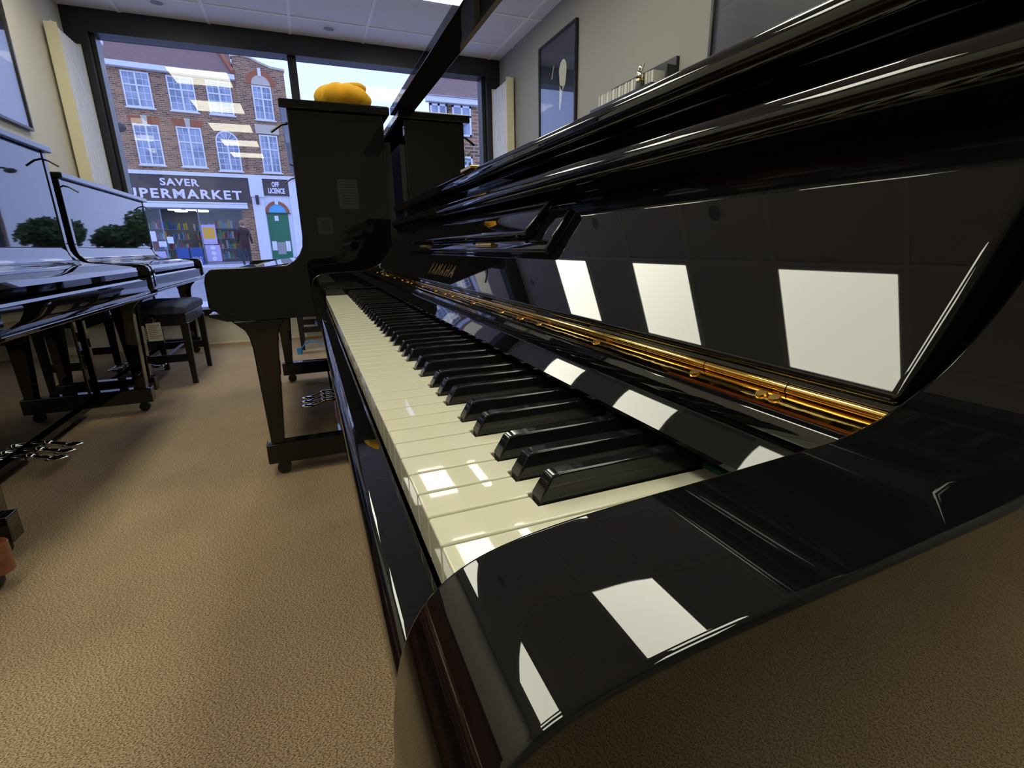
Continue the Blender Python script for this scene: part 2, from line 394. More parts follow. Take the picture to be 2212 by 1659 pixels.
# lid: frame with s up the board and n out of it
TL = R_(35.4); LP = Vector((0, -.1557, .7805)); UP = Vector((0, -math.sin(TL), math.cos(TL))); NN = Vector((0, math.cos(TL), math.sin(TL)))
def sn(p): q = LP + UP * p[0] + NN * p[1]; return (q.y, q.z)
lid = MB().prism([sn(p) for p in ((0, 0), (.132, 0), (.132, -.018), (0, -.018))], LX0, LX1).build('fallboard_lid', lacq, mp, bevel=.0035, seg=5)
nose = [(.1243, -.010), (.1243, .018), (.1248, .0235), (.1268, .0275), (.1300, .0302), (.1345, .0315), (.1395, .0312), (.1438, .0292), (.1468, .0255), (.1480, .020), (.1482, -.012), (.1460, -.018), (.130, -.018)]
MB().prism([sn(p) for p in nose], LX0, LX1).build('lid_nose', lacq, lid, bevel=.002, seg=3, smooth=30)
place_text('lettering', 'YAMAHA', brass_s, lid, Vector((.6675, 0, 0)) + LP + UP * .0255 + NN * .0006, (-1, 0, 0), UP, .160, .021, .0004, offset=-.014, space=1.45)
# folding music shelf on the lid
sh = MB().prism([sn(p) for p in ((.057, .0), (.057, .0075), (.060, .0095), (.104, .0095), (.108, .0070), (.108, .0))], .300, 1.020).build('music_shelf', lacq, lid, bevel=.0022, seg=3)
MB().prism([sn(p) for p in ((.0735, .0096), (.0705, .0125), (.0705, .0200), (.074, .0215), (.1135, .0165), (.1175, .0135), (.1165, .0096))], .345, .975).build('shelf_leaf', lacq, sh, bevel=.0022, seg=3)
for x in (.48, .84):
    h = MB(); q0 = LP + UP * .0635 + NN * .0115; h.cyl((x - .03, q0.y, q0.z), (x + .03, q0.y, q0.z), .0032, n=10); h.build('shelf_hinge', brass_s, sh, smooth=40)
for x in (.37, .56, .76, .95):
    q0 = LP + UP * .070 + NN * .0165; MB().ball((x, q0.y, q0.z), .0024, 10, 6).build('rubber_stud', rubber, sh, smooth=60)
MB().box(-.0515, 1.3615, -.285, -.263, .76, .935).build('upper_panel', lacq, mp)
tp = MB().box(-.112, 1.425, -.575, -.225, .935, .9595).build('top_board', lacq, mp, bevel=.0112, seg=8)
MB().box(.655, .712, -.238, -.2235, .9575, .9625).build('top_hinge', brass_s, tp, bevel=.001)
MB().box(-.052, 1.362, -.245, -.225, .10, .60).build('lower_panel', lacq, mp, bevel=.002)
MB().box(-.052, 1.362, -.56, -.22, .06, .10).build('bottom_board', satin, mp)
MB().box(-.052, 1.362, -.575, -.555, .06, .93).build('back_board', satin, mp)
for x in (-.098, 1.362):
    MB().prism([(-.145, .585), (-.075, .585), (-.090, .12), (-.135, .12)], x + .002, x + .044).build('leg', lacq, mp, bevel=.004)
    MB().box(x - .004, x + .05, -.56, -.06, .045, .12).build('toe_block', lacq, mp, bevel=.005)
    for y in (-.11, -.52): MB().cyl((x + .012, y, .0235), (x + .034, y, .0235), .0235, n=18).build('caster', rubber, mp, smooth=40)

# ------------------------------------------------------------------ shop pianos
def pedals(t, cx, m=chrome):
    for d in (-.075, 0, .075):
        b = MB(); b.tube([(cx + d, -.06, .084), (cx + d, -.02, .082), (cx + d, .02, .070), (cx + d, .05, .062)], [.010, .012, .011, .012], 10)
        b.ball((cx + d, -.008, .080), (.015, .020, .014), 12, 8); b.ball((cx + d, .068, .060), (.021, .040, .010), 14, 8)
        b.build('pedal', m, t, smooth=60, world=False)
def upright(name, label, loc, rz, L=1.53, HT=1.31, m=lacq2, pedalx=None, group=None, D=.335, roundtoe=False, ak=1.0):
    t = empty(name, loc, rz); tag(t, label, 'piano', group)
    th = .036
    prof = [(.285, .625), (.318, .65), (.318, .735), (.312, .760), (.298, .775), (.278, .780), (.12, .782), (.06, .786), (.032, .798), (.012, .822), (.000, .846), (-.004, .88), (-.004, HT - .028),
            (-D, HT - .028), (-D, .09), (-.055, .09), (-.055, .595), (-.04, .625)]
    prof = [(y * ak if y > 0 else y, z) for y, z in prof]
    for a in (0, L - th): MB().prism(prof, a, a + th).build('side_panel', m, t, bevel=.004, seg=3, world=False)
    MB().box(-.012, L + .012, -D - .022, .018, HT - .028, HT).build('top_lid', m, t, bevel=.005, seg=3, world=False)
    MB().box(th, L - th, -.030, -.008, .865, HT - .03).build('upper_panel', m, t, bevel=.002, world=False)
    fb = [(-.03, .868), (-.012, .866), (-.004, .852), (.004, .828), (.018, .806), (.042, .792), (.09, .786), (.255, .770), (.280, .762), (.290, .745), (.290, .722), (.270, .715), (-.03, .76)]
    fb = [(y * ak if y > 0 else y, z) for y, z in fb]
    MB().prism(fb, th + .002, L - th - .002).build('fallboard', m, t, smooth=30, world=False)
    sl = [(.10, .63), (.300, .63), (.306, .655), (.306, .700), (.300, .708), (.290, .712), (.10, .712)]
    sl = [(y * ak if y > 0 else y, z) for y, z in sl]
    MB().prism(sl, th + .001, L - th - .001).build('key_slip', m, t, smooth=30, world=False)
    MB().prism([(-.05, .60), (.27 * ak, .60), (.322 * ak, .618), (.322 * ak, .630), (-.05, .632)], .002, L - .002).build('key_bed', m, t, bevel=.003, world=False)
    MB().box(th, L - th, -.085, -.062, .10, .60).build('lower_panel', m, t, bevel=.002, world=False)
    MB().box(th, L - th, -D + .01, -.05, .055, .082).build('bottom_board', m, t, world=False)
    MB().box(.01, L - .01, -D - .02, -D + .02, .09, HT - .11).build('back_frame', satin, t, world=False)
    for a in (.004, L - .060):
        lg = MB().prism([(.075, .60), (.26 if ak == 1 else .19, .60), (.246 if ak == 1 else .19, .588), (.222 if ak == 1 else .19, .565), (.212 if ak == 1 else .19, .54), (.206 if ak == 1 else .19, .50), (.196, .13), (.150, .13), (.122, .50), (.118, .54), (.106, .575), (.09, .59)], a, a + .056)
        lg.build('leg', m, t, bevel=.004, seg=2, world=False)
        if roundtoe: MB().prism([(a - .002, -D), (a - .002, .185)] + [(a + .028 - .036 * math.cos(q * math.pi / 10), .185 + .036 * math.sin(q * math.pi / 10)) for q in range(11)] + [(a + .058, .185), (a + .058, -D)], .05, .13, 'z').build('toe_block', m, t, bevel=.004, seg=2, smooth=40, world=False)
        else: MB().box(a - .002, a + .058, -D, .215, .05, .13).build('toe_block', m, t, bevel=.005, seg=2, world=False)
        for y in (.165, -D + .06):
            c = MB(); c.cyl((a + .016, y, .025), (a + .040, y, .025), .025, n=18); c.cyl((a + .028, y, .03), (a + .028, y, .052), .012, n=10)
            c.build('caster', rubber, t, smooth=40, world=False)
    for a in (.05, L - .05): MB().tube([(a, -.01, HT - .060), (a, .018, HT - .068), (a, .052, HT - .092)], .0045, 6).build('lid_prop', satin, t, smooth=40, world=False)
    pedals(t, L / 2 if pedalx is None else pedalx)
    return t
pB = upright('upright_piano', 'tall black upright piano with the yellow cushion on top, end on behind the keyboard', (1.78, .042, 0), 0, m=lacq, D=.315)
pC = upright('upright_piano', 'tall black upright piano back to back with the cushion one, long lid board jutting forward', (3.33, -.577, 0), math.pi, pedalx=.76, D=.228, m=lacq)
# long lid board lying on the top and running towards the viewer (local x runs back along the shop)
MB().box(1.44, 2.55, -.260, -.186, 1.3105, 1.336).build('lid_board', lacq, pC, bevel=.003, world=False)
pL1 = upright('upright_piano', 'tall black upright piano along the left wall reflecting sky, nearest of the left row', (3.01, 1.110, 0), math.pi, L=1.50, HT=1.322)
pL2 = upright('upright_piano', 'lower black upright piano along the left wall next to the window', (4.72, 1.155, 0), math.pi, L=1.50, HT=1.238, D=.228)
pBr = upright('upright_piano', 'reddish brown upright piano with only its foot showing at the left edge', (1.392, 1.052, 0), math.pi, HT=1.20, m=wood, roundtoe=True, ak=.62)

# ------------------------------------------------------------------ small things in the shop
def stool(label, x0, x1, y0, y1, group='piano stools'):
    t = empty('piano_stool', ((x0 + x1) / 2, (y0 + y1) / 2, 0)); tag(t, label, 'stool', group)
    a, c = (x1 - x0) / 2, (y1 - y0) / 2
    b = MB(); n = 12
    for j in range(n + 1):                                            # crowned cushion
        for i in range(n + 1):
            u, v = i / n * 2 - 1, j / n * 2 - 1
            z = .525 - .012 * (u ** 4 + v ** 4) + .003 * math.sin(5 * u) * math.cos(4 * v)
            b.v.append((u * a, v * c, z))
    N = n + 1
    for j in range(n):
        for i in range(n): b.f.append((j * N + i, j * N + i + 1, (j + 1) * N + i + 1, (j + 1) * N + i)); b.m.append(0)
    k = len(b.v)
    rim = [i for i in range(N)] + [j * N + n for j in range(1, N)] + [n * N + i for i in range(n - 1, -1, -1)] + [j * N for j in range(n - 1, 0, -1)]
    for i in rim: p = b.v[i]; b.v.append((p[0] * 1.0, p[1] * 1.0, .455))
    for q in range(len(rim)):
        r = (q + 1) % len(rim); b.f.append((rim[q], rim[r], k + r, k + q)); b.m.append(0)
    b.f.append(tuple(range(k + len(rim) - 1, k - 1, -1))); b.m.append(0)
    b.build('seat_cushion', velvet, t, bevel=.012, seg=3, world=False)
    f = MB().box(-a + .012, a - .012, -c + .01, c - .01, .385, .455).build('seat_frame', satin, t, bevel=.004, world=False)
    for sx in (-1, 1):
        for sy in (-1, 1):
            X, Y = sx * (a - .028), sy * (c - .026)
            b = MB(); vs = [(X + dx * w, Y + dy * w, z) for z, w in ((0, .015), (.40, .022)) for dx, dy in ((-1, -1), (1, -1), (1, 1), (-1, 1))]
            b.add(vs, [(0, 3, 2, 1), (4, 5, 6, 7)] + [(i, (i + 1) % 4, (i + 1) % 4 + 4, i + 4) for i in range(4)])
            b.build('leg', satin, t, bevel=.003, seg=2, world=False)
    for sx in (-1, 1): MB().box(sx * (a - .028) - .010, sx * (a - .028) + .010, -c + .04, c - .04, .15, .20).build('stretcher', satin, t, bevel=.002, world=False)
    MB().box(-a + .04, a - .04, -.012, .012, .16, .19).build('stretcher', satin, t, bevel=.002, world=False)
    for s in (-1, 1): MB().cyl((s * (a - .012), 0, .42), (s * (a + .018), 0, .42), .018, n=16).build('height_knob', chrome, t, smooth=40, world=False)
    return t
stool('black piano stool with a navy velvet cushion beside the left piano row', 3.50, 4.09, .775, 1.10)
stool('black piano stool half hidden under the keyboard end of the cushion piano', 4.34, 4.88, -.14, .17)

def box_tag():
    t = empty('paper_tag', (3.46, .952, .36)); tag(t, 'cream printed paper tag hanging below the left row piano', 'tag')
    MB().box(-.001, .001, -.038, .038, -.055, .055).build('card', paper, t, world=False)
    ink = MB()
    for k in range(8): ink.box(-.0016, -.001, -.030 + .012 * (k % 3), .030, .040 - .011 * k, .043 - .011 * k)
    ink.build('printed_lines', inkred, t, world=False)
    MB().tube([(0, 0, .055), (0, -.01, .075), (0, 0, .09)], .001, 6).build('string', paper, t, world=False)
box_tag()

t = empty('cushion', (1.95, -.160, 1.3105)); tag(t, 'yellow gathered fabric cushion lying on the tall black piano', 'cushion')
b = MB(); b.ball((0, 0, .053), (.105, .100, .050), 48, 16, fn=lambda a, q: 1 - .17 * (1 - abs(math.cos(3.5 * a + .4))) ** 3 * math.sin(q) + .025 * math.sin(9 * a + 3 * q))
b.build('cover', yellow, t, smooth=60, world=False)
b = MB(); b.tube([(.02 * math.cos(i * .5), -.02 + .055 * math.sin(i * .5), .092 + .006 * math.sin(i)) for i in range(13)], .014, 8)
b.build('gathered_knot', yellow, t, smooth=60, world=False)

t = empty('ribbon', (4.21, .09, 0)); tag(t, 'bright blue fabric ribbon on the carpet under the far stool', 'ribbon')
b = MB(); pts = [(.0, .075, .004), (.0, .06, .05), (.0, .03, .085), (.0, -.01, .098), (.0, -.06, .09), (.0, -.10, .06)]
for i in range(len(pts) - 1):
    p, q = pts[i], pts[i + 1]; b.add([(-.03, p[1], p[2]), (.03, p[1], p[2]), (.03, q[1], q[2]), (-.03, q[1], q[2]), (-.03, p[1], p[2] + .003), (.03, p[1], p[2] + .003), (.03, q[1], q[2] + .003), (-.03, q[1], q[2] + .003)],
                            [(0, 1, 2, 3), (7, 6, 5, 4), (0, 4, 5, 1), (1, 5, 6, 2), (2, 6, 7, 3), (3, 7, 4, 0)])
b.build('loop', bluec, t, world=False)
MB().prism([(-.03, .0), (.03, .0), (.0, .05)], .06, .10, 'y').build('tail', bluec, t, world=False)

def radiator(label, x0, x1, yw, yf, z0, z1):
    t = empty('radiator', ((x0 + x1) / 2, (yw + yf) / 2, z0)); tag(t, label, 'radiator', 'tall wall radiators')
    s = 1 if yf > yw else -1
    a0, a1 = sorted((yw + s * .02, yf)); L = x1 - x0
    b = MB().box(x0, x0 + .012, a0, a1, z0, z1).box(x1 - .012, x1, a0, a1, z0, z1)
    b.build('end_cover', cream, t, bevel=.003)
    r = MB(); n = 9
    for i in range(n):
        c = x0 + .012 + (L - .024) * (i + .5) / n; w = (L - .024) / n * .30
        y0_, y1_ = sorted((yf - s * .034, yf)); r.box(c - w, c + w, y0_, y1_, z0 + .03, z1 - .03)
    r.build('fin', white, t, bevel=.003, seg=2)
    y0_, y1_ = sorted((yw + s * .03, yf - s * .032)); MB().box(x0 + .012, x1 - .012, y0_, y1_, z0 + .01, z1 - .01).build('core_panel', white, t)
    y0_, y1_ = sorted((yw, yw + s * .03)); k = MB()
    for z in (z0 + .2, z1 - .2): k.box(x0 + .1, x0 + .14, y0_, y1_, z - .03, z + .03)
    k.build('wall_bracket', greym, t)
    MB().cyl((x0 + .03, (a0 + a1) / 2, z1), (x0 + .03, (a0 + a1) / 2, z1 + .012), .010, n=12).build('vent_valve', white, t)
radiator('tall cream ribbed radiator on the left wall beside the window', 4.60, 5.02, Y1, 1.415, .70, 2.355)
radiator('tall cream ribbed radiator on the right wall beside the window', 4.62, 5.02, Y0, -1.885, .70, 2.345)

artd = mat('dark poster print', (.010, .012, .017), .35, noise=(2.2, (.035, .042, .058), .45, .75))
artb = mat('blue black poster print', (.014, .014, .022), .35, noise=(1.6, (.05, .048, .065), .45, .75))
artw = mat('pale poster print', (.55, .55, .45), .6)
pglass = glassmat('picture glass', 1.5)
def picture(label, x0, x1, z0, z1, y, s, art, extra=None):
    t = empty('framed_poster', ((x0 + x1) / 2, y, z0)); tag(t, label, 'poster', 'framed posters'); e = .016
    f = MB()
    ya, yb = sorted((y, y + s * .026))
    for q in ((x0, x1, z0, z0 + e), (x0, x1, z1 - e, z1), (x0, x0 + e, z0 + e, z1 - e), (x1 - e, x1, z0 + e, z1 - e)): f.box(q[0], q[1], ya, yb, q[2], q[3])
    f.build('frame', satin, t, bevel=.002)
    ya, yb = sorted((y, y + s * .010)); MB().box(x0 + e, x1 - e, ya, yb, z0 + e, z1 - e).build('print', art, t)
    if extra: extra(t)
    ya, yb = sorted((y + s * .016, y + s * .018)); MB().box(x0 + e, x1 - e, ya, yb, z0 + e, z1 - e).build('glass', pglass, t)
def pale(t):
    def blob(pts): MB().prism(pts, Y0 + .0102, Y0 + .0112, 'y').build('printed_figure', artw, t)
    blob([(3.66 + .07 * math.cos(a) * (1 if math.sin(a) > 0 else .8), 2.10 + .105 * math.sin(a)) for a in [i * .3927 for i in range(16)]])
    blob([(3.71, 2.04), (3.66, 2.02), (3.675, 1.93), (3.70, 1.86), (3.715, 1.88)])
    blob([(3.84, 2.12), (3.855, 2.12), (3.815, 2.21), (3.805, 2.21)])
picture('black framed dark poster with a pale feathery figure on the right wall', 3.44, 4.07, 1.50, 2.40, Y0, 1, artd, pale)
picture('large blue black framed poster at the top of the right wall', 1.30, 2.08, 1.40, 2.42, Y0, 1, artb)
picture('black framed picture under glass on the left wall reflecting the sky', 3.10, 4.03, 1.56, 2.36, Y1, -1, artb)

# wall rack of booklets with a figurine
t = empty('wall_rack', (2.62, Y0, 1.66)); tag(t, 'black wall rack on the right wall holding a row of pale booklets', 'rack')
MB().box(2.32, 2.95, Y0, -1.80, 1.655, 1.675).build('ledge', satin, t)
MB().box(2.32, 2.95, Y0, Y0 + .02, 1.675, 1.815).build('back_board', satin, t)
MB().box(2.32, 2.335, Y0 + .02, -1.90, 1.675, 1.77).build('end_board', satin, t)
bk = None
for i in range(26):
    x = 2.385 + i * .0215
    o = MB().box(x, x + .019, Y0 + .025, -1.86 + .004 * (i % 3), 1.6755, 1.758).build('booklet', mat('booklet cover %d' % (i % 3), ((.55, .54, .50), (.48, .47, .44), (.60, .58, .52))[i % 3], .7))
    tag(o, 'pale thin booklet standing in the black wall rack', 'booklet', 'booklets in the wall rack')
t = empty('figurine', (2.47, -1.835, 1.6755)); tag(t, 'small silver bust figurine on a dark base in the wall rack', 'figurine')
MB().cyl((0, 0, 0), (0, 0, .045), .026, .022, n=18).build('base', darkp, t, smooth=40, world=False)
MB().cyl((0, 0, .045), (0, 0, .052), .024, .022, n=18).build('gilt_ring', brass_s, t, smooth=40, world=False)
b = MB(); b.ball((0, 0, .075), (.020, .024, .028), 14, 10, fn=lambda a, q: 1 + .12 * math.sin(5 * a + 4 * q)); b.ball((0, 0, .112), (.013, .012, .016), 12, 8)
b.tube([(0, 0, .07), (-.018, .0, .10), (-.030, 0, .128)], [.007, .006, .004], 8); b.build('bust', chrome, t, smooth=60, world=False)

# things on the back wall (seen only in the lacquer)
for lab, y0, y1, z0, z1 in (('white printed notice sheet on the back wall', -.62, -.40, 1.28, 1.60), ('smaller white notice sheet low on the back wall', -.30, -.14, 1.0, 1.18)):
    o = empty('notice_sheet', (X0 + .001, (y0 + y1) / 2, z0)); tag(o, lab, 'notice')
    MB().box(X0 + .001, X0 + .004, y0, y1, z0, z1).build('sheet', paper, o)
    k = MB()
    for i in range(9): k.box(X0 + .004, X0 + .0045, y0 + .02, y1 - .02 - .01 * (i % 3), z1 - .03 - i * (z1 - z0 - .05) / 9, z1 - .022 - i * (z1 - z0 - .05) / 9)
    k.build('printed_lines', greym, o)

# ------------------------------------------------------------------ street
struct(MB().box(5.25, 9.5, -40, 40, -.10, .02).build('pavement', paving))
struct(MB().box(9.5, 23.2, -60, 40, -.14, -.04).build('road', asphalt))
struct(MB().box(23.2, 60, -60, 40, -.14, .19).build('far_pavement', paving))
struct(MB().box(60, 200, -160, 120, -.3, .15).build('far_ground', mat('grass', (.06, .10, .03), .9)))
lamp = empty('lamp_post', (8, 2.07, .02)); tag(lamp, 'slim dark post with a white box on top just outside the window', 'post')
MB().cyl((8, 2.07, .02), (8, 2.07, 3.30), .034, .030, n=14).build('pole', mat('grey blue paint', (.10, .11, .14), .5), lamp, smooth=40)
MB().box(7.94, 8.06, 2.00, 2.13, 3.26, 3.38).build('white_box', white, lamp, bevel=.012)
MB().ball((8, 2.03, 2.35), (.05, .10, .06), 12, 8).build('lantern', darkp, lamp, smooth=60)

# brick building across the street; local x along the front, y away from us
BO = (28.418, 3.496, 0.); BR = math.atan2(-.99393529, .10996654)
bd = empty('corner_building', BO, BR); tag(bd, 'three storey brown brick corner building with a supermarket at street level', 'building')
def P(name, m, mb, parent=bd, bevel=0, smooth=None): return mb.build(name, m, parent, bevel=bevel, smooth=smooth, world=False)
P('wall', brickm, MB().box(-4.9, 1.40, 0, 8, 4.33, 8.55))
P('corner_wall', brickm, MB().prism([(1.40, .15), (1.40, 9.40), (1.75, 9.48), (2.1, 9.44), (2.5, 9.28), (3.0, 9.12), (3.55, 9.08), (3.55, .15)], -.06, 8, 'y'))
P('coping', stone, MB().prism([(1.35, 9.40), (1.75, 9.48), (2.1, 9.44), (2.5, 9.28), (3.0, 9.12), (3.6, 9.08), (3.6, 9.17), (3.0, 9.21), (2.5, 9.37), (2.1, 9.53), (1.75, 9.57), (1.35, 9.49)], -.12, .3, 'y'))
P('roof', rooft, MB().prism([(-.25, 8.60), (4.0, 12.2), (8.2, 8.60)], -5.0, 1.38))
P('ridge_tiles', redbrick, MB().cyl((1.38, -.2, 8.75), (.2, 4.0, 12.25), .09, n=8))
P('eaves_board', uwhite, MB().box(-5.0, 1.40, -.28, 0, 8.42, 8.62))
P('shopfront_cornice', uwhite, MB().box(-4.9, 3.55, -.22, 0, 4.20, 4.36))
sg = P('sign_board', signm, MB().box(-4.6, 1.34, -.16, 0, 3.06, 4.20))
place_text('lettering', 'SAVER', signt, sg, (-1.52, -.19, 3.90), (1, 0, 0), (0, 0, 1), 1.52, .32, .03, offset=.03, space=1.12)
place_text('lettering', 'SUPERMARKET', signt, sg, (-1.54, -.19, 3.40), (1, 0, 0), (0, 0, 1), 4.98, .42, .03, offset=.03, space=1.22)
P('awning_box', uwhite, MB().box(-4.2, 1.12, -.42, -.05, 2.78, 2.96).box(-4.2, 1.12, -.34, -.05, 2.98, 3.05), bevel=.01)
P('pilaster', uwhite, MB().box(1.36, 1.88, -.20, 0, .19, 4.2).box(1.32, 1.92, -.26, 0, 3.35, 4.2))
P('pilaster', uwhite, MB().box(3.10, 3.55, -.16, -.06, .19, 4.2))
P('brick_pier', brickm, MB().box(.86, 1.36, -.10, .4, .19, 3.06))
ol = P('sign_board', signm, MB().box(1.92, 3.12, -.14, -.06, 3.44, 4.18))
place_text('lettering', 'OFF', signt, ol, (2.50, -.16, 3.96), (1, 0, 0), (0, 0, 1), .34, .24, .03, offset=.045)
place_text('lettering', 'LICENCE', signt, ol, (2.52, -.16, 3.66), (1, 0, 0), (0, 0, 1), .76, .26, .03, offset=.045)
P('entrance_wall', uwhite, MB().box(1.88, 3.12, -.07, -.05, .19, 3.44))
arc = [(2.44 + .42 * math.cos(a), 2.62 + .42 * math.sin(a)) for a in [i * math.pi / 14 for i in range(15)]]
arco = [(2.44 + .56 * math.cos(a), 2.62 + .56 * math.sin(a)) for a in [i * math.pi / 14 for i in range(15)]]
P('brick_arch', redbrick, MB().prism(arco + arc[::-1], -.12, -.07, 'y'))
P('fanlight', skybl, MB().prism(arc, -.09, -.07, 'y'))
P('keystone', uwhite, MB().box(2.36, 2.52, -.15, -.07, 3.02, 3.30))
dr = P('door', greend, MB().box(1.93, 2.90, -.11, -.07, .19, 2.60))
P('lintel_bar', darkp, MB().box(1.78, 3.02, -.16, -.10, 2.58, 2.63), dr)
P('notice', uwhite, MB().box(2.26, 2.44, -.118, -.11, 2.24, 2.48), dr)
P('notice', uwhite, MB().box(1.98, 2.20, -.118, -.11, .80, 1.25), dr)
P('notice', uwhite, MB().box(2.62, 2.84, -.118, -.11, .75, 1.25), dr)
P('letter_panel', greym, MB().box(2.22, 2.60, -.116, -.11, .60, 1.20), dr)
P('wall_lantern', darkp, MB().box(1.52, 1.66, -.34, -.20, 3.0, 3.42), bevel=.01)

def window(s0, s1, z0, z1, rows=4, cols=4, arch=None, yo=0., lin=None):
    """arch: None | 'fan' (glazed fan light) ; lin: None|'brick'|'stone'|'blind'"""
    w = MB(); e = .06; y0, y1 = -.05 + yo, -.005 + yo
    mid = (s0 + s1) / 2; tr = z0 + (z1 - z0) * .62
    for q in ((s0, s1, z0, z0 + e), (s0, s1, z1 - e, z1), (s0, s0 + e, z0 + e, z1 - e), (s1 - e, s1, z0 + e, z1 - e), (mid - .04, mid + .04, z0 + e, z1 - e), (s0 + e, mid - .04, tr - .03, tr + .03), (mid + .04, s1 - e, tr - .03, tr + .03)):
        w.box(q[0], q[1], y0, y1, q[2], q[3])
    w.box(s0 - .06, s1 + .06, -.09 + yo, yo, z0 - .05, z0)
    halves = ((s0 + e, mid - .04), (mid + .04, s1 - e)); vs = ((z0 + e, tr - .03, 3), (tr + .03, z1 - e, 2))
    o = None; cells = []
    for a, c in halves:
        for p, q, n in vs:
            for k in range(1, 2): w.box((a + c) / 2 - .010, (a + c) / 2 + .010, y0 + .012, y1, p, q)
            for k in range(1, n):
                z = p + (q - p) * k / n; w.box(a, c, y0 + .0125, y1, z - .010, z + .010)
            for k in range(n):
                for u in range(2): cells.append((a + (c - a) * u / 2 + .008, a + (c - a) * (u + 1) / 2 - .008, p + (q - p) * k / n + .008, p + (q - p) * (k + 1) / n - .008))
    if arch == 'fan':
        r = (s1 - s0) / 2; pts = [(mid + r * math.cos(i * math.pi / 14), z1 + r * math.sin(i * math.pi / 14)) for i in range(15)]
        pin = [(mid + (r - e) * math.cos(i * math.pi / 14), z1 + (r - e) * math.sin(i * math.pi / 14)) for i in range(15)]
        w.prism(pts + pin[::-1], y0, y1, 'y')
        for i in range(1, 6):
            a = i * math.pi / 6; w.prism([(mid + .08 * math.cos(a) - .012 * math.sin(a), z1 + .08 * math.sin(a) + .012 * math.cos(a)), (mid + (r - .03) * math.cos(a) - .012 * math.sin(a), z1 + (r - .03) * math.sin(a) + .012 * math.cos(a)),
                                   (mid + (r - .03) * math.cos(a) + .012 * math.sin(a), z1 + (r - .03) * math.sin(a) - .012 * math.cos(a)), (mid + .08 * math.cos(a) + .012 * math.sin(a), z1 + .08 * math.sin(a) - .012 * math.cos(a))], y0 + .01, y1, 'y')
    o = P('window', uwhite, w)
    for c in cells: P('pane', upane, MB().box(c[0], c[1], -.028 + yo, -.004 + yo, c[2], c[3]), o)
    if arch == 'fan': P('fan_glass', upane, MB().prism(pin, -.028 + yo, -.004 + yo, 'y'), o)
    if lin == 'brick':
        P('brick_lintel', redbrick, MB().prism([(s0 - .15, z1 + .30), (s1 + .15, z1 + .30), (s1 + .02, z1 + .02), (s0 - .02, z1 + .02)], -.02 + yo, yo, 'y'), o)
        P('keystone', stone, MB().prism([(mid - .12, z1 + .36), (mid + .12, z1 + .36), (mid + .08, z1), (mid - .08, z1)], -.05 + yo, yo, 'y'), o)
    if lin == 'stone': P('stone_lintel', stone, MB().box(s0 - .12, s1 + .12, -.08 + yo, yo, z1 + .05, z1 + .45), o)
    if lin == 'blind':
        r = (s1 - s0) / 2
        A = [(mid + (r + .22) * math.cos(i * math.pi / 14), z1 + .05 + (r + .22) * math.sin(i * math.pi / 14)) for i in range(15)]; Bq = [(mid + r * math.cos(i * math.pi / 14), z1 + .05 + r * math.sin(i * math.pi / 14)) for i in range(15)]
        P('brick_arch', redbrick, MB().prism(A + Bq[::-1], -.03 + yo, yo, 'y'), o); P('stone_tympanum', stone, MB().prism(Bq, -.02 + yo, yo, 'y'), o)
        P('keystone', uwhite, MB().box(mid - .07, mid + .07, -.06 + yo, yo, z1 + r, z1 + r + .34), o)
for a, c in ((-2.95, -1.94), (-1.32, -.29), (.18, 1.18), (-4.65, -3.62)): window(a, c, 6.93, 8.33)
window(-2.89, -1.94, 4.60, 6.27, lin='brick'); window(-1.29, -.31, 4.60, 6.29, lin='brick'); window(-4.60, -3.62, 4.60, 6.27, lin='brick')
window(.20, 1.16, 4.50, 5.78, arch='fan')
window(2.06, 2.89, 6.86, 8.32, yo=-.06, lin='blind'); window(2.08, 2.88, 4.50, 6.20, yo=-.06, lin='stone')
# shop interior
shopw = mat('shop wall', (.30, .32, .36), .7); disc = mat('shop ceiling lamp', (.8, .8, .8), .5, emit=(.85, .92, 1), es=2.6)
P('shop_shell', shopw, MB().box(-4.6, .86, 6.0, 6.1, .19, 3.2).box(-4.6, .86, 0, 6.0, 3.0, 3.1).box(-4.7, -4.6, 0, 6, .19, 3.1).box(.86, .9, .1, 6, .19, 3.1))
for i, (x, y) in enumerate([(-2.4, 1.0), (-1.6, 1.0), (-2.3, 2.2), (-1.3, 2.2), (-2.2, 3.4), (-1.4, 3.4), (-1.0, 4.4), (-2.0, 4.6), (-.8, 1.4)]):
    P('ceiling_lamp', disc, MB().cyl((x, y, 2.90), (x, y, 2.99), .30, n=18))
goods = [mat('packaged goods %d' % i, c, .5) for i, c in enumerate([(.45, .05, .06), (.05, .12, .40), (.50, .38, .05), (.10, .30, .12), (.55, .52, .50), (.40, .16, .28), (.12, .34, .42)])]
g = MB()
for sx, y in ((-3.6, 2.4), (-2.7, 3.4), (-.6, 1.2), (.1, 2.2), (-1.6, 5.2)):
    for zz in (.45, .95, 1.45, 1.95):
        for k in range(9):
            h_ = .18 + .22 * random.random(); x = sx + k * .105; g.box(x, x + .09, y, y + .2, zz, zz + h_, random.randrange(7))
gs = g.build('shop_goods', goods, bd, world=False); gs['kind'] = 'stuff'
sv = MB()
for sx, y in ((-3.6, 2.4), (-2.7, 3.4), (-.6, 1.2), (.1, 2.2), (-1.6, 5.2)):
    for zz in (.42, .92, 1.42, 1.92): sv.box(sx - .03, sx + .98, y - .02, y + .3, zz, zz + .03)
P('shop_shelf', shopw, sv)
sg2 = glassmat('shop glass', 1.45, (.93, .96, 1.0))
P('shop_window', sg2, MB().box(-4.2, -2.55, -.01, .01, .30, 2.76)); P('shop_window', sg2, MB().box(-1.02, .84, -.01, .01, .30, 2.76))
fr = MB()
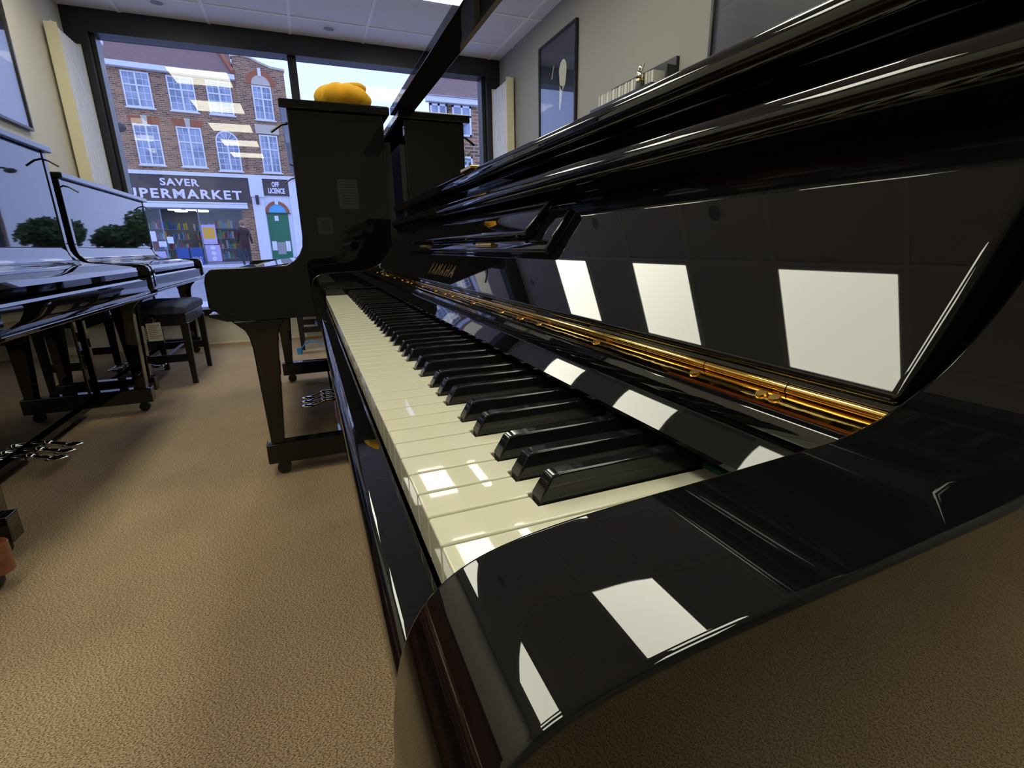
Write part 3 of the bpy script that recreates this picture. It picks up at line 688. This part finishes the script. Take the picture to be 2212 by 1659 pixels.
for x in (-4.25, -2.55, -1.06, .84): fr.box(x, x + .05, -.04, .03, .19, 2.80)
fr.box(-4.25, .86, -.04, .03, .19, .30).box(-4.25, .86, -.04, .03, 2.74, 2.80); P('shop_frame', mat('grey shop frame', (.25, .26, .30), .5), fr)
blu = mat('blue bin', (.02, .07, .28), .45); yl = mat('yellow print', (.75, .42, .05), .6); lil = mat('lilac print', (.50, .45, .68), .6)
def flyer(s0, s1, z0, z1, m, y=-.05): return P('window_poster', m, MB().box(s0, s1, y - .01, y, z0, z1))
q = flyer(-1.0, -.42, 1.15, 2.05, lil); P('poster_panel', yl, MB().box(-.95, -.47, -.066, -.06, 1.40, 1.92), q)
flyer(-.98, -.35, .32, 1.10, lil); flyer(-3.2, -2.85, 1.3, 1.75, uwhite); flyer(-2.45, -2.2, 1.2, 1.5, uwhite, -.06); flyer(-3.35, -3.2, 1.0, 1.6, yl); flyer(-2.8, -2.5, 1.05, 1.3, uwhite); flyer(-3.2, -2.6, .35, .85, lil)
for k, c in enumerate((.13, .0, -.13)): P('printed_disc', uwhite, MB().cyl((-.66, -.066, .72 + c * 2), (-.66, -.05, .72 + c * 2), .10, n=16))
for k, x in enumerate((-2.15, -1.60)):
    o = empty('bin', (0, 0, 0)); o.parent = bd
    P('blue_display_bin', blu, MB().box(x, x + .50, -.35, -.02, .19, 1.0), bd, bevel=.02)
bpy.data.objects
for o in [o for o in bpy.data.objects if o.name.startswith('bin') and o.type == 'EMPTY']: bpy.data.objects.remove(o)
place_text('lettering', 'SOLD', signt, bd, (-1.35, -.36, .50), (1, 0, 0), (0, 0, 1), .36, .14, .02); place_text('lettering', 'HERE', signt, bd, (-1.35, -.36, .33), (1, 0, 0), (0, 0, 1), .36, .14, .02)

# second building further off to the right
b2 = empty('side_building', (12.0, -2.96, 0), R_(-90)); tag(b2, 'brick building with a plum tiled roof seen right of the black pianos', 'building')
def P2(name, m, mb, parent=b2, **k): return mb.build(name, m, parent, world=False)
plan = [(0, 0), (4.2, 0), (6.6, 6), (2.3, 6)]                       # local x to the right along the front, y away from us
P2('wall', brickm, MB().prism(plan, -.04, 4.06, 'z'))
rf = MB().add([(-.12, -.18, 4.09), (4.3, -.18, 4.09), (6.8, 6.1, 4.09), (2.2, 6.1, 4.09), (1.3, 2.2, 5.6), (4.9, 3.2, 5.6)], [(0, 3, 2, 1), (0, 1, 5, 4), (1, 2, 5), (2, 3, 4, 5), (3, 0, 4)])
P2('roof', rooft, rf)
P2('eaves_board', uwhite, MB().box(-.08, 4.3, -.15, 0, 3.98, 4.11))
P2('drainpipe', darkp, MB().cyl((.42, -.05, 0), (.42, -.05, 3.98), .025, n=8))
for z0 in (3.32, 2.25, 1.05):
    for x in (.02, .53, 1.4, 2.6):
        w = MB(); s0, s1, z1 = x, x + .45 - (.06 if x < .1 else 0), z0 + .64
        for q in ((s0, s1, z0, z0 + .04), (s0, s1, z1 - .04, z1), (s0, s0 + .04, z0, z1), (s1 - .04, s1, z0, z1), ((s0 + s1) / 2 - .025, (s0 + s1) / 2 + .025, z0, z1), (s0, s1, z0 + .40, z0 + .44)): w.box(q[0], q[1], -.05, 0, q[2], q[3])
        o = P2('window', uwhite, w)
        for a, c in ((s0 + .04, (s0 + s1) / 2 - .025), ((s0 + s1) / 2 + .025, s1 - .04)):
            for p, r in ((z0 + .04, z0 + .40), (z0 + .44, z1 - .04)): P2('pane', upane, MB().box(a, c, -.03, -.005, p, r), o)

def tree(label, x, y, h, r, seed, z=.1):
    rnd = random.Random(seed); t = empty('tree', (x, y, z)); tag(t, label, 'tree', 'street trees')
    b = MB(); b.tube([(0, 0, 0), (.05, 0, h * .3), (0, .05, h * .6)], [r * .09, r * .07, r * .04], 8)
    for k in range(5):
        a = k * 1.26; b.tube([(0, 0, h * .35), (r * .3 * math.cos(a), r * .3 * math.sin(a), h * .55), (r * .6 * math.cos(a), r * .6 * math.sin(a), h * .72)], [r * .04, r * .03, r * .015], 6)
    b.build('trunk', barkm, t, world=False)
    c = MB()
    for k in range(1500):
        th = rnd.random() * 6.283; ph = math.acos(2 * rnd.random() - 1); q = rnd.random() ** .4
        lob = 1 + .22 * math.sin(3 * th + seed) * math.sin(2 * ph)
        p = Vector((r * q * lob * math.sin(ph) * math.cos(th), r * q * lob * math.sin(ph) * math.sin(th), h * .64 + h * .37 * q * lob * math.cos(ph)))
        u = Vector((rnd.uniform(-1, 1), rnd.uniform(-1, 1), rnd.uniform(-1, 1))).normalized() * r * .11; v = u.orthogonal().normalized() * r * .08
        c.add([p - u, p + v, p + u, p - v], [(0, 1, 2, 3)])
    o = c.build('foliage', leafm, t, world=False); o['kind'] = 'stuff'
for i, (x, y, h, r, l) in enumerate([(74, -14.2, 5.6, 3.0, 'open crowned tree mirrored nearest the window end of the lower left piano'), (80, -19.5, 3.9, 3.0, 'dark rounded tree mirrored in the middle of the lower left piano'),
                                     (76, -25.0, 4.6, 3.2, 'broad tree mirrored between the two left pianos'), (72, -31.5, 5.6, 3.6, 'tall dark tree mirrored in the nearest left piano'),
                                     (10.4, -3.02, 2.75, .42, 'slim light green tree in front of the brick side building'), (90, -9.0, 4.5, 3.2, 'low tree in the gap right of the brick corner building')]): tree(l, x, y, h, r, i + 3, -.04 if x < 20 else .15)
sl = empty('street_lamp', (24.0, -7.9, .19)); tag(sl, 'tall dark street lamp with a curved arm mirrored in the nearest left piano', 'street lamp')
MB().tube([(24, -7.9, .19), (24, -7.9, 3.4), (24, -7.88, 3.72), (24, -7.6, 3.80), (24, -7.25, 3.78)], [.06, .045, .04, .035, .03], 8).build('pole', darkp, sl, smooth=40)
MB().ball((24, -7.15, 3.70), (.12, .20, .09), 12, 8).build('lamp_head', darkp, sl, smooth=60)

# passer-by in front of the shop
def person(loc, rz):
    t = empty('person', loc, rz); tag(t, 'person in a dark maroon coat walking past the supermarket window', 'person')
    h = 1.84
    V = [(0, 0, .93), (0, 0, 1.12), (0, .0, 1.34), (0, .0, 1.50), (0, .02, 1.60), (0, .03, 1.72),
         (.18, 0, 1.44), (.25, -.06, 1.18), (.27, .08, .98), (.27, .12, .90), (-.18, 0, 1.44), (-.25, .08, 1.18), (-.27, .10, .96), (-.27, .13, .88),
         (.10, 0, .88), (.11, .13, .50), (.11, .08, .10), (.11, .22, .06), (-.10, 0, .88), (-.11, -.10, .50), (-.11, -.32, .14), (-.11, -.24, .04)]
    E = [(0, 1), (1, 2), (2, 3), (3, 4), (4, 5), (3, 6), (6, 7), (7, 8), (8, 9), (3, 10), (10, 11), (11, 12), (12, 13), (0, 14), (14, 15), (15, 16), (16, 17), (0, 18), (18, 19), (19, 20), (20, 21)]
    Rr = [.19, .19, .19, .13, .065, .115, .10, .075, .055, .05, .10, .075, .055, .05, .13, .085, .06, .05, .13, .085, .06, .05]
    me = bpy.data.meshes.new('p'); me.from_pydata(V, E, []); o = bpy.data.objects.new('p', me); COL.objects.link(o)
    md = o.modifiers.new('s', 'SKIN'); me.skin_vertices.new() if not me.skin_vertices else None
    for i, v in enumerate(me.skin_vertices[0].data): v.radius = (Rr[i], Rr[i] * .8); v.use_root = (i == 0)
    o.modifiers.new('d', 'SUBSURF').levels = 1
    bpy.context.view_layer.update()
    m2 = bpy.data.meshes.new_from_object(o.evaluated_get(bpy.context.evaluated_depsgraph_get())); bpy.data.objects.remove(o)
    for q in (mat('maroon coat', (.045, .022, .026), .9), mat('skin', (.50, .27, .20), .6), mat('dark trousers', (.03, .03, .04), .9)): m2.materials.append(q)
    for f in m2.polygons:
        z = f.center.z; f.material_index = 1 if z > 1.58 or (abs(f.center.x) > .22 and z < .93) else (0 if z > .72 else 2)
    link('body', m2, t, smooth=80, world=False)
    MB().ball((0, .005, 1.765), (.115, .135, .115), 14, 8).build('hair', mat('fair hair', (.30, .17, .10), .8), t, smooth=60, world=False)
person((24.4, 2.36, .19), R_(-90))
